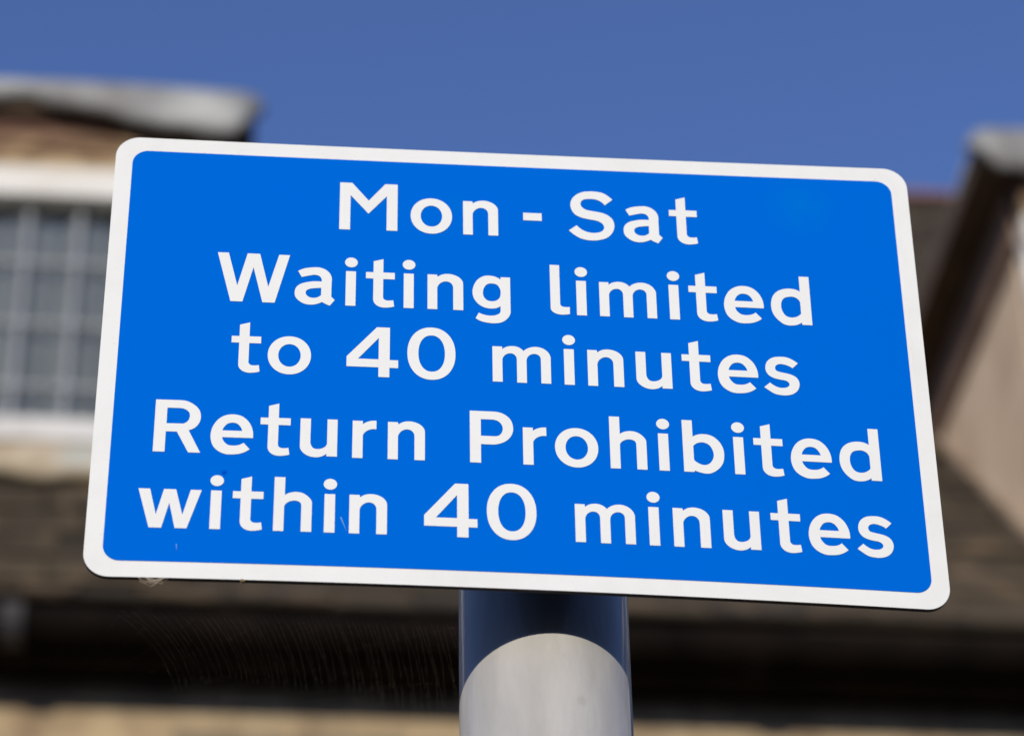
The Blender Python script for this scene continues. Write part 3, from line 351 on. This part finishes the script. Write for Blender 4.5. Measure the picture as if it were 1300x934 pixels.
bm = bmesh.new()
box(bm, HX0 + 0.15, HX1 - 0.15, 5.97, 6.40, -0.1, 5.37)
box(bm, HX0 + 0.15, HX1 - 0.15, 16.5, 16.9, -0.1, 5.22)
for x0, x1 in ((HX0 + 0.15, HX0 + 0.55), (HX1 - 0.55, HX1 - 0.15)):
    prism(bm, [(6.40, -0.1), (16.5, -0.1), (16.5, 5.75), (RIDGE_Y, RIDGE_Z - 0.25), (6.40, 5.75)], 'x', x0, x1)
link_mesh('wall', bm, M['stone'], house)

# roof deck + individually laid slates in one mesh
random.seed(4)
bm = bmesh.new()
tone = bm.verts.layers.float.new('tone')
fs = []
t_ = Vector((0, 1, SLOPE)).normalized(); nrm = Vector((0, -SLOPE, 1)).normalized()
length = math.hypot(RIDGE_Y - EAVE_Y, RIDGE_Z - EAVE_Z)
DORM = ((-2.00, -0.325), (2.350, 4.025))
ncourse = 34
s = 0.0; k = 0
gauges = [0.155 - 0.065 * i / ncourse for i in range(ncourse)]
while s < length:
    g = 0.15 - 0.05 * s / length
    x = HX0 - random.uniform(0, 0.2)
    while x < HX1:
        w = random.uniform(0.13, 0.30) * (1.15 - 0.3 * s / length)
        base = Vector((x, EAVE_Y, EAVE_Z)) + t_ * s
        cx_, cyy = x + w / 2, base.y
        inside = any(a + 0.02 < cx_ < b - 0.02 and base.y > 6.12 and roof_z(base.y) < 7.2 for a, b in DORM)
        if not inside:
            th = random.uniform(0.008, 0.018); lift = random.uniform(0, 0.006); jit = random.uniform(-0.010, 0.010)
            tn = random.random()
            L_ = g * 1.6
            p0 = base + t_ * (jit) + nrm * (lift + 0.010); p1 = base + t_ * (L_) + nrm * (lift)
            q = []
            for p in (p0, p1):
                for dx in (0.003, w - 0.003):
                    for h in (0, th):
                        v = bm.verts.new(p + Vector((dx, 0, 0)) + nrm * h); v[tone] = tn; q.append(v)
            for f in ((0, 1, 3, 2), (4, 6, 7, 5), (0, 4, 5, 1), (2, 3, 7, 6), (1, 5, 7, 3), (0, 2, 6, 4)):
                bm.faces.new([q[i] for i in f])
        x += w
    s += g
for v in [bm.verts.new(p) for p in ()]: pass
def lay(x0, x1, a, b, g, seed):
    """a strip of slates from point a up to point b (y, z)"""
    rnd = random.Random(seed)
    d = Vector((0, b[0] - a[0], b[1] - a[1])); L_ = d.length; d.normalize(); nn = Vector((0, -d.z, d.y))
    s = 0.0
    while s < L_:
        x = x0
        while x < x1 - 0.03:
            w = min(rnd.uniform(0.12, 0.26), x1 - x); base = Vector((x, a[0], a[1])) + d * (s + rnd.uniform(-0.008, 0.008))
            th = rnd.uniform(0.008, 0.018); tn = rnd.random(); q = []
            for p in (base + nn * 0.014, base + d * g * 1.5 + nn * 0.002):
                for dx in (0.003, w - 0.003):
                    for hh in (0, th):
                        v = bm.verts.new(p + Vector((dx, 0, 0)) + nn * hh); v[tone] = tn; q.append(v)
            for f in ((0, 1, 3, 2), (4, 6, 7, 5), (0, 4, 5, 1), (2, 3, 7, 6), (1, 5, 7, 3), (0, 2, 6, 4)): bm.faces.new([q[i] for i in f])
            x += w
        s += g
    vs = [bm.verts.new(p) for p in ((x0, a[0], a[1]), (x1, a[0], a[1]), (x1, b[0], b[1]), (x0, b[0], b[1]))]
    for v in vs: v[tone] = 0.3
    bm.faces.new(vs)
    for xx in (x0 + 0.001, x1 - 0.001):
        vs = [bm.verts.new(p) for p in ((xx, a[0], a[1]), (xx, b[0], b[1]), (xx, b[0] + 0.12, b[1]), (xx, b[0] + 0.12, roof_z(b[0] + 0.12)))]
        for v in vs: v[tone] = 0.3
        bm.faces.new(vs)
# slate-hung skirts under the two dormer windows
for i, (a, b) in enumerate(DORM):
    lay(a - 0.03, b + 0.03, (5.80, roof_z(5.80) + 0.02), (5.958, 5.985), 0.10, 40 + i)
# deck below and rear slope
def deck(y0, z0, y1, z1, th):
    vs = []
    for x in (HX0, HX1):
        for (y, z) in ((y0, z0), (y1, z1), (y1, z1 - th), (y0, z0 - th)):
            v = bm.verts.new((x, y, z)); v[tone] = 0.4; vs.append(v)
    for f in ((0, 1, 2, 3), (7, 6, 5, 4), (0, 4, 5, 1), (1, 5, 6, 2), (2, 6, 7, 3), (3, 7, 4, 0)):
        bm.faces.new([vs[i] for i in f])
deck(EAVE_Y + 0.02, EAVE_Z - 0.005, RIDGE_Y, RIDGE_Z - 0.01, 0.10)
deck(RIDGE_Y + 0.004, RIDGE_Z - 0.01, 17.1, EAVE_Z, 0.10)
roof = link_mesh('roof', bm, M['slate'], house)
# ridge tiles (children of the roof)
bm = bmesh.new()
x = HX0
while x < HX1:
    w = 0.44
    pr = [(RIDGE_Y + 0.17 * math.sin(a), RIDGE_Z - 0.13 + 0.17 * math.cos(a)) for a in [rad(d) for d in (-75, -50, -25, 0, 25, 50, 75)]]
    pr += [(RIDGE_Y + 0.14 * math.sin(a), RIDGE_Z - 0.14 + 0.14 * math.cos(a)) for a in [rad(d) for d in (75, 50, 25, 0, -25, -50, -75)]]
    prism(bm, pr, 'x', x, x + w - 0.012); x += w
link_mesh('ridge', bm, mat('ridge tiles', (0.11, 0.055, 0.05), (0.22, 0.11, 0.10), scale=6, rough=0.85), roof)

# fascia, rafter soffit
bm = bmesh.new(); box(bm, HX0, HX1, 5.80, 5.965, 5.318, 5.425); link_mesh('fascia', bm, M['black_iron'], house)
# gutter: half-round trough
bm = bmesh.new()
GY, GZ, GR = 5.755, 5.405, 0.068
pr = [(GY + GR * math.cos(a), GZ + GR * math.sin(a) * 1.15) for a in [math.pi + math.pi * i / 12 for i in range(13)]]
pr += [(GY + (GR - 0.006) * math.cos(a), GZ + (GR - 0.006) * math.sin(a) * 1.15) for a in [math.pi + math.pi * i / 12 for i in range(12, -1, -1)]]
prism(bm, pr, 'x', HX0 - 0.03, HX1 + 0.03)
gut = link_mesh('gutter', bm, M['black_iron'], house)
for gx in (-4.5, -2.6, -0.775, 1.30, 3.2, 5.1, 7.0):
    bm = bmesh.new()
    pr = [(GY + (GR + 0.012) * math.cos(a), GZ + (GR + 0.012) * math.sin(a) * 1.15) for a in [math.pi + math.pi * i / 12 for i in range(13)]]
    pr += [(GY + (GR + 0.0015) * math.cos(a), GZ + (GR + 0.0015) * math.sin(a) * 1.15) for a in [math.pi + math.pi * i / 12 for i in range(12, -1, -1)]]
    prism(bm, pr, 'x', gx - 0.03, gx + 0.03)
    link_mesh('bracket', bm, M['bracket_grey'] if -1 < gx < 0 else M['black_iron'], gut)

# lower windows and a door in the front wall (below the picture, for other viewpoints)
for wx in (-3.4, 0.4, 4.6):
    for wz, wh in ((3.2, 1.15), (0.95, 1.3)):
        bm = bmesh.new()
        for a in ((wx - 0.55, wx + 0.55, wz, wz + 0.07), (wx - 0.55, wx + 0.55, wz + wh - 0.07, wz + wh)):
            box(bm, a[0], a[1], 5.93, 5.968, a[2], a[3])
        for a in (wx - 0.55, wx - 0.03, wx + 0.48):
            box(bm, a, a + 0.07, 5.932, 5.967, wz + 0.072, wz + wh - 0.072)
        fr = link_mesh('window', bm, M['cream'], house)
        bm = bmesh.new(); box(bm, wx - 0.478, wx + 0.478, 5.950, 5.958, wz + 0.072, wz + wh - 0.072); link_mesh('pane', bm, M['pane_dark'], fr)

# ------------------------------------------------------------------ unseen house row, added behind the photographer to block low sky
ter = thing('added_terrace', 'low stone house row with slate roof, added out of view to block low sky', 'house')
bm = bmesh.new(); box(bm, -38, 38, -23.8, -16.2, -0.12, 6.0); link_mesh('wall', bm, M['stone'], ter)
bm = bmesh.new(); prism(bm, [(-15.9, 5.95), (-20.0, 8.8), (-24.1, 5.95), (-24.1, 5.85), (-20, 8.65), (-15.9, 5.85)], 'x', -38.3, 38.3); link_mesh('roof', bm, mat('terrace slates', (0.04, 0.035, 0.03), (0.08, 0.07, 0.06), scale=2), ter)
for k in range(14):
    wx = -34 + k * 5.2
    for z in (0.9, 3.7):
        bm = bmesh.new(); box(bm, wx - 0.5, wx + 0.5, -16.197, -16.15, z, z + 1.35); fr = link_mesh('window', bm, M['cream'], ter)
        bm = bmesh.new(); box(bm, wx - 0.43, wx + 0.43, -16.148, -16.14, z + 0.07, z + 1.28); link_mesh('pane', bm, M['pane_dark'], fr)

# ------------------------------------------------------------------ dormers
def lead_roof(x0, x1, thick, seed):
    """flat lead roof with a dressed-down, lumpy edge"""
    rnd = random.Random(seed)
    YF, YB, Z = 5.901, 7.66, 7.448
    bm = bmesh.new()
    path = []
    step = 0.035
    def seg(a, b, n):
        L_ = (Vector(b) - Vector(a)).length; m_ = max(1, int(L_ / step))
        for i in range(m_): path.append((a[0] + (b[0] - a[0]) * i / m_, a[1] + (b[1] - a[1]) * i / m_, n))
    c = 0.05
    seg((x0, YB), (x0, YF + c), (-1, 0)); path.append((x0 + 0.012, YF + 0.018, (-0.7, -0.7)))
    seg((x0 + c, YF), (x1 - c, YF), (0, -1)); path.append((x1 - 0.012, YF + 0.018, (0.7, -0.7)))
    seg((x1, YF + c), (x1, YB), (1, 0)); path.append((x1, YB, (1, 0)))
    path = [(x - n[0] * 0.035 if y > 6.02 else x, y, n) for x, y, n in path]
    ph = [rnd.uniform(0, 6.28) for _ in range(5)]
    rows = []
    for (x, y, n) in path:
        u = x * 1.0 + y * 0.7
        wob = 0.006 * math.sin(9 * u + ph[0]) + 0.006 * math.sin(23 * u + ph[1]) + 0.004 * math.sin(51 * u + ph[2])
        out = 0.005 * math.sin(7 * u + ph[3]) + 0.004 * math.sin(19 * u + ph[4])
        t = thick(x, y)
        zt = Z + 0.006 * math.sin(5 * u + ph[1])
        nx, ny = n
        prof = [(-0.10, zt + 0.004), (-0.03, zt + 0.002), (-0.008, zt - 0.008), (0.004 + out, zt - 0.028), (0.008 + out, zt - t * 0.5), (0.000 + out * 0.5, zt - t * 0.85 + wob * 0.5),
                (-0.012, zt - t + wob), (-0.026, zt - t + wob + 0.004), (-0.028, zt - t * 0.6)]
        rows.append([bm.verts.new((x + nx * o, y + ny * o, z)) for o, z in prof])
    for a, b in zip(rows, rows[1:]):
        for i in range(len(a) - 1):
            bm.faces.new((a[i], b[i], b[i + 1], a[i + 1]))
    bm.faces.new([r[0] for r in rows])
    return bm

def dormer(x0, x1, thick, seed):
    """x0..x1 = outer faces of the cheeks"""
    FY, ZT = 6.045, 7.232
    ybase = 6.139
    yt = EAVE_Y + (ZT - EAVE_Z) / SLOPE
    # cheeks + back of the front frame: one body mesh
    bm = bmesh.new()
    for a, b in ((x0, x0 + 0.09), (x1 - 0.09, x1)):
        prism(bm, [(FY + 0.10, roof_z(FY + 0.10) - 0.06), (yt + 0.05, ZT + 0.02), (FY + 0.10, ZT + 0.02)], 'x', a, b)
    box(bm, x0 + 0.091, x1 - 0.091, yt - 0.12, yt + 0.04, ZT - 0.10, ZT + 0.02)
    body = link_mesh('dormer', bm, M['render'], house)
    for sx_, xx in ((-1, x0), (1, x1)):
        # mortar fillet where the cheek meets the slates
        bm = bmesh.new(); a = xx if sx_ > 0 else xx - 0.03
        prism(bm, [(FY + 0.02, roof_z(FY + 0.02) + 0.01), (yt - 0.02, ZT - 0.02), (yt - 0.09, ZT - 0.05), (FY + 0.02, roof_z(FY + 0.02) + 0.055)], 'x', a + 0.002 * sx_, a + 0.03)
        link_mesh('mortar_fillet', bm, M['old_mortar'], body)
        # painted corner post
        bm = bmesh.new(); a, b = (x0 - 0.012, x0 + 0.098) if sx_ < 0 else (x1 - 0.098, x1 + 0.012)
        box(bm, a, b, FY - 0.03, FY + 0.045, 6.197, 7.043, 0.006)
        link_mesh('corner_post', bm, M['cream'], body)
        # brown strip along the cheek head: the overhang's shade put into colour
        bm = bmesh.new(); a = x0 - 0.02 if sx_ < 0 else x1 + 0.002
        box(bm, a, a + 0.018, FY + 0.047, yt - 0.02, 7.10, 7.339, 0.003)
        link_mesh('shade_board', bm, M['cheek_shade'], body)
    # soffit timbers under the lead
    bm = bmesh.new()
    box(bm, x0 - 0.145, x1 + 0.145, 5.944, yt + 0.1, 7.343, 7.415)
    link_mesh('soffit', bm, M['dark_timber'], body)
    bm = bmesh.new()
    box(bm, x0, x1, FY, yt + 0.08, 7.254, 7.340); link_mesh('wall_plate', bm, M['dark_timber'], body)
    bm = lead_roof(x0 - 0.172, x1 + 0.172, thick, seed)
    link_mesh('lead_roof', bm, M['lead'], body, smooth=True)
    # frieze boards
    bm = bmesh.new(); box(bm, x0 - 0.01, x1 + 0.01, FY - 0.05, FY - 0.002, 7.290, 7.341, 0.004); link_mesh('top_board', bm, M['redwood'], body)
    bm = bmesh.new()
    rnd = random.Random(seed + 5)
    z = 7.163
    while z < 7.287:
        h = rnd.uniform(0.018, 0.034); x = x0 - 0.004
        while x < x1:
            w = rnd.uniform(0.16, 0.5); xe = min(x + w, x1 + 0.004)
            box(bm, x, xe - 0.004, FY - 0.045 - rnd.uniform(0, 0.014), FY - 0.002, z, min(z + h - 0.003, 7.288))
            x = xe + 1e-4
            if xe >= x1: break
        z += h
    link_mesh('frieze', bm, M['frieze'], body)
    # window head, jambs, sill
    wx0, wx1 = x0 + 0.10, x1 - 0.10
    bm = bmesh.new()
    box(bm, x0 - 0.006, x1 + 0.006, FY - 0.052, FY + 0.06, 7.045, 7.160, 0.008)
    for a, b in ((wx0 + 0.002, wx0 + 0.06), ((wx0 + wx1) / 2 - 0.03 - 0.3, (wx0 + wx1) / 2 + 0.03 - 0.3), (wx1 - 0.06, wx1 - 0.002)):
        box(bm, a, b, FY - 0.02, FY + 0.05, 6.201, 7.043, 0.004)
    link_mesh('window_frame', bm, M['cream'], body)
    bm = bmesh.new(); box(bm, x0 - 0.03, x1 + 0.03, FY - 0.085, FY + 0.05, 6.110, 6.196, 0.01); link_mesh('sill', bm, M['sill_paint'], body)
    # mortar / lead apron under the sill, lumpy
    bm = bmesh.new()
    n = int((x1 - x0 + 0.1) / 0.03); rows = []
    for i in range(n + 1):
        x = x0 - 0.05 + (x1 - x0 + 0.1) * i / n
        w = 0.010 * math.sin(9 * x + seed) + 0.008 * math.sin(27 * x)
        prof = [(FY + 0.0, 6.108), (FY - 0.075 + w * 0.5, 6.107), (FY - 0.095 + w, 6.062), (FY - 0.12 + w, 6.004 + w), (FY - 0.165, 5.966 + 1.2 * w), (FY - 0.15, 5.947 + w), (FY + 0.0, 5.956)]
        rows.append([bm.verts.new((x, y, z)) for y, z in prof])
    for a, b in zip(rows, rows[1:]):
        for i in range(len(a) - 1): bm.faces.new((a[i], b[i], b[i + 1], a[i + 1]))
    bm.faces.new(rows[0]); bm.faces.new(rows[-1][::-1])
    link_mesh('apron', bm, M['mortar'], body, smooth=True)
    # panes and leading
    bm = bmesh.new(); box(bm, wx0 + 0.03, wx1 - 0.03, FY + 0.018, FY + 0.022, 6.187, 7.055); link_mesh('pane', bm, M['glass'], body)
    bm = bmesh.new()
    xs = []; x = -0.716 if x1 < 0 else 2.54
    x -= 0.1597 * 20
    while x < wx1 - 0.03:
        if x > wx0 + 0.03: xs.append(x)
        x += 0.1597
    for xx in xs: box(bm, xx - 0.0080, xx + 0.0080, FY + 0.006, FY + 0.0175, 6.191, 7.050)
    for zz in (6.367, 6.597, 6.830):
        box(bm, wx0 + 0.04, wx1 - 0.04, FY + 0.009, FY + 0.0170, zz - 0.006, zz + 0.006)
        for xx in xs: box(bm, xx - 0.016, xx + 0.016, FY + 0.001, FY + 0.0178, zz - 0.016, zz + 0.016, 0.004)
    link_mesh('leading', bm, M['came'], body)
    # net curtain hanging in folds behind the glass
    bm = bmesh.new(); n = int((wx1 - wx0) / 0.012); prev = None
    for i in range(n + 1):
        x = wx0 + (wx1 - wx0) * i / n; y = FY + 0.052 + 0.010 * math.sin(i * 0.9) + 0.006 * math.sin(i * 0.37)
        cur = (bm.verts.new((x, y, 6.148)), bm.verts.new((x, y, 7.213)))
        if prev: bm.faces.new((prev[0], cur[0], cur[1], prev[1]))
        prev = cur
    link_mesh('curtain', bm, M['curtain'], body, smooth=True)
    return body

def thick_left(x, y):
    t = 0.085 + 0.095 * min(1, max(0, (x + 0.90) / 0.58)) ** 0.75
    if x > -0.225: t = 0.18 - (x + 0.225) / 0.08 * 0.10
    if y > 5.94: t = 0.034
    return max(0.05, t)
def thick_right(x, y):
    t = 0.18
    if x < 2.26: t = 0.08 + (x - 2.178) / 0.082 * 0.10
    if y > 5.94: t = 0.034
    return max(0.05, t)
dormer(-2.00, -0.325, thick_left, 11)
dormer(2.350, 4.025, thick_right, 23)

# ------------------------------------------------------------------ the parking sign
HW, HH = 0.2000, 0.12263                   # half size of the blue field
K0, K1, KC = -0.15062, 0.22418, 0.20280
def bend(x, z, off=0.0):
    """point on the slightly bowed and twisted plate; off = distance towards the viewer"""
    u, v = x / HW, z / HH
    return Vector((x, -((K0 + K1 * v) * u * u + KC * u * v) * 0.01 - off, SIGN_Z + z))

sign = thing('parking_sign', 'blue and white parking restriction sign on a grey round post', 'road sign')
PR = 0.0424
PC = Vector((0.0168, 0.003 + 0.0212 + PR, 0))
bm = bmesh.new(); cyl(bm, (0, 0), PR, -0.6, SIGN_Z + 0.085, 128, True)
for v in bm.verts: v.co.x += PC.x; v.co.y += PC.y
post = link_mesh('post', bm, M['post'], sign)
for p in post.data.polygons: p.use_smooth = abs(p.normal.z) < 0.5
bm = bmesh.new()
prev = None
for i, a in enumerate([0, 15, 30, 45, 60, 75, 88]):
    r = (PR + 0.003) * math.cos(rad(a)); z = SIGN_Z + 0.086 + 0.022 * math.sin(rad(a))
    ring = [bm.verts.new((PC.x + r * math.cos(2 * math.pi * j / 48), PC.y + r * math.sin(2 * math.pi * j / 48), z)) for j in range(48)]
    if prev:
        for j in range(48): bm.faces.new((prev[j], prev[(j + 1) % 48], ring[(j + 1) % 48], ring[j]))
    else: bm.faces.new(ring[::-1])
    prev = ring
bm.faces.new(prev)
link_mesh('cap', bm, mat('black plastic cap', (0.02, 0.02, 0.02), rough=0.5), post, smooth=True)

def rounded_grid(hw, hh, r, off, ny=14):
    """rounded rectangle as a grid of columns: list of columns of points"""
    xs = []
    for i in range(13):
        a = math.pi / 2 * i / 12; xs.append((-hw + r - r * math.cos(a), hh - r + r * math.sin(a)))
    nmid = 60
    mid = [(-hw + r + (2 * hw - 2 * r) * i / nmid, hh) for i in range(1, nmid)]
    cols = xs + mid + [(-x, h) for x, h in xs[::-1]]
    return [[bend(x, -h + 2 * h * j / ny, off) for j in range(ny + 1)] for x, h in cols]

def grid_faces(bm, cols, mi=0):
    V = [[bm.verts.new(p) for p in c] for c in cols]
    for a, b in zip(V, V[1:]):
        for j in range(len(a) - 1):
            f = bm.faces.new((a[j], b[j], b[j + 1], a[j + 1])); f.material_index = mi
    return V
# panel: white front, grimy aluminium back and edges
OW, OH, OR = 0.2088, 0.1313, 0.0125
bm = bmesh.new()
F_ = grid_faces(bm, rounded_grid(OW, OH, OR, 0.0), 0)
B_ = grid_faces(bm, rounded_grid(OW, OH, OR, -0.003), 1)
def rim(V):
    return [c[0] for c in V] + V[-1][1:] + [c[-1] for c in V[::-1]][1:] + V[0][::-1][1:-1]
ra, rb = rim(F_), rim(B_)
for i in range(len(ra)):
    j = (i + 1) % len(ra)
    f = bm.faces.new((ra[i], rb[i], rb[j], ra[j])); f.material_index = 1
panel = link_mesh('panel', bm, [M['white_sheet'], M['alu']], sign)
bm = bmesh.new(); grid_faces(bm, rounded_grid(HW, HH, 0.0082, 0.00018))
blue = link_mesh('blue_field', bm, M['blue_sheet'], panel)

def lettering_row(row, words):
    bm = bmesh.new()
    for g, x0, bl in row:
        cons = [[(int(a.split(',')[0]) / 100.0, int(a.split(',')[1]) / 100.0) for a in c.split()] for c in GLYPHS[g]]
        groups = [[cons[0]], [cons[1]]] if g == 'i' else [cons]
        for grp in groups:
            tris = tessellate_polygon([[Vector((p[0], p[1], 0)) for p in c] for c in grp])
            flat = [p for c in grp for p in c]
            vs = [bm.verts.new(bend((x0 + p[0]) / 1000, (bl + p[1]) / 1000, 0.00036)) for p in flat]
            for t in tris:
                try: bm.faces.new([vs[i] for i in t])
                except ValueError: pass
    for f in bm.faces:
        f.normal_update()
        if f.normal.y > 0: f.normal_flip()
    me = bpy.data.meshes.new('lettering'); bm.to_mesh(me); bm.free(); me.materials.append(M['letter_sheet'])
    o = bpy.data.objects.new('lettering', me); COL.objects.link(o); o.parent = panel
    o['label'] = words
for row, words in zip(TEXT_ROWS, ('Mon - Sat', 'Waiting limited', 'to 40 minutes', 'Return Prohibited', 'within 40 minutes')):
    k = 0
    for w in words.split():
        lettering_row(row[k:k + len(w)], 'white hyphen between Mon and Sat' if w == '-' else 'white word %s of the line %s' % (w, words)); k += len(w)

# small scratches on the sheeting
def scratch(x0, z0, x1, z1, w):
    bm = bmesh.new()
    d = Vector((x1 - x0, z1 - z0)).normalized(); nx, nz = -d.y * w / 2, d.x * w / 2
    vs = [bm.verts.new(bend(a, b, 0.00030)) for a, b in ((x0 - nx, z0 - nz), (x1, z1), (x0 + nx, z0 + nz))]
    bm.faces.new(vs)
    link_mesh('scratch', bm, M['scuff'], panel)
scratch(-0.0880, -0.0955, -0.0850, -0.1035, 0.0007)
scratch(-0.1655, -0.1130, -0.1652, -0.1168, 0.0005)

# mounting rails and clips behind the panel
for dz in (0.062, -0.058):
    bm = bmesh.new()
    box(bm, -0.17, 0.17, 0.0075, 0.0182, SIGN_Z + dz - 0.018, SIGN_Z + dz + 0.018, 0.001)
    rail = link_mesh('mounting_rail', bm, M['steel'], sign)
    bm = bmesh.new()
    n = 48; A = []; 
    for i in range(n):
        a = 2 * math.pi * i / n
        A.append([bm.verts.new((PC.x + r * math.cos(a), PC.y + r * math.sin(a), SIGN_Z + dz + h)) for r, h in ((PR + 0.0008, -0.010), (PR + 0.0032, -0.010), (PR + 0.0032, 0.010), (PR + 0.0008, 0.010))])
    for i in range(n):
        a, b = A[i], A[(i + 1) % n]
        for j in range(4): bm.faces.new((a[j], b[j], b[(j + 1) % 4], a[(j + 1) % 4]))
    link_mesh('clip', bm, M['steel'], rail)

# ------------------------------------------------------------------ spider's web hung under the plate, left of the post
def on_plane(px, py, Y):
    d = fwd + rgt * ((px - 650.0) / 3565.0) - upv * ((py - 422.0) / 3565.0)
    t = (Y - CAM.y) / d.y
    return CAM + d * t
web = thing('spider_web', 'faint spider web stretched below the sign, left of its post', 'spider web', loc=(-0.1, 0.02, SIGN_Z - 0.2))
random.seed(9)
inv = Matrix.Translation(-Vector(web.location))
hub = on_plane(60, 905, 0.020)
def wp(r, a): return inv @ (hub + Vector((r * math.cos(a), 0.003 * math.sin(3 * a), r * math.sin(a))))
spokes = [rad(a + random.uniform(-1.5, 1.5)) for a in range(-60, 62, 11)]
top = SIGN_Z - 0.1325
def reach(a):
    r = 0.235
    if math.sin(a) > 0.02: r = min(r, (top - hub.z) / math.sin(a))
    if math.cos(a) > 0.02: r = min(r, (PC.x - PR + 0.004 - hub.x) / math.cos(a))
    else: r = min(r, 0.10)
    return r
bm = bmesh.new()
for a in spokes: tube(bm, [wp(0.002, a), wp(reach(a), a)], 0.000002)
link_mesh('spokes', bm, M['silk'], web)
bm = bmesh.new(); r = 0.06
while r < 0.225:
    pts = []
    fine = [spokes[0] + (spokes[-1] - spokes[0]) * i / 70 for i in range(71)]
    for a in fine:
        if r < reach(a) * 0.97: pts.append(wp(r * (1 + 0.004 * math.sin(a * 17 + r * 900)), a))
        else:
            if len(pts) > 1: tube(bm, pts, 0.0000045)
            pts = []
    if len(pts) > 1: tube(bm, pts, 0.0000045)
    r += random.uniform(0.0016, 0.0036)
link_mesh('spiral', bm, M['silk'], web)
# a tuft of silk and a crumb caught on the lower edge of the plate
bm = bmesh.new()
for k in range(14):
    a = Vector((-0.1785 + random.uniform(-0.004, 0.002), 0.0005, SIGN_Z - 0.1318)); b = a + Vector((random.uniform(0.002, 0.009), random.uniform(-0.001, 0.001), random.uniform(-0.005, -0.001)))
    c = Vector((-0.1785 + random.uniform(0.006, 0.011), 0.0005, SIGN_Z - 0.1318))
    tube(bm, [inv @ a, inv @ ((a + b) / 2 + Vector((0, 0, -0.0006))), inv @ b, inv @ c], 0.00005)
link_mesh('tuft', bm, M['silk'], web)
bm = bmesh.new(); bmesh.ops.create_icosphere(bm, subdivisions=2, radius=0.0011, matrix=inv @ Matrix.Translation(Vector((-0.1335, 0.0005, SIGN_Z - 0.1320))))
for v in bm.verts: v.co += Vector((random.uniform(-1, 1), random.uniform(-1, 1), random.uniform(-1, 1))) * 0.0003
link_mesh('crumb', bm, M['grime'], web)
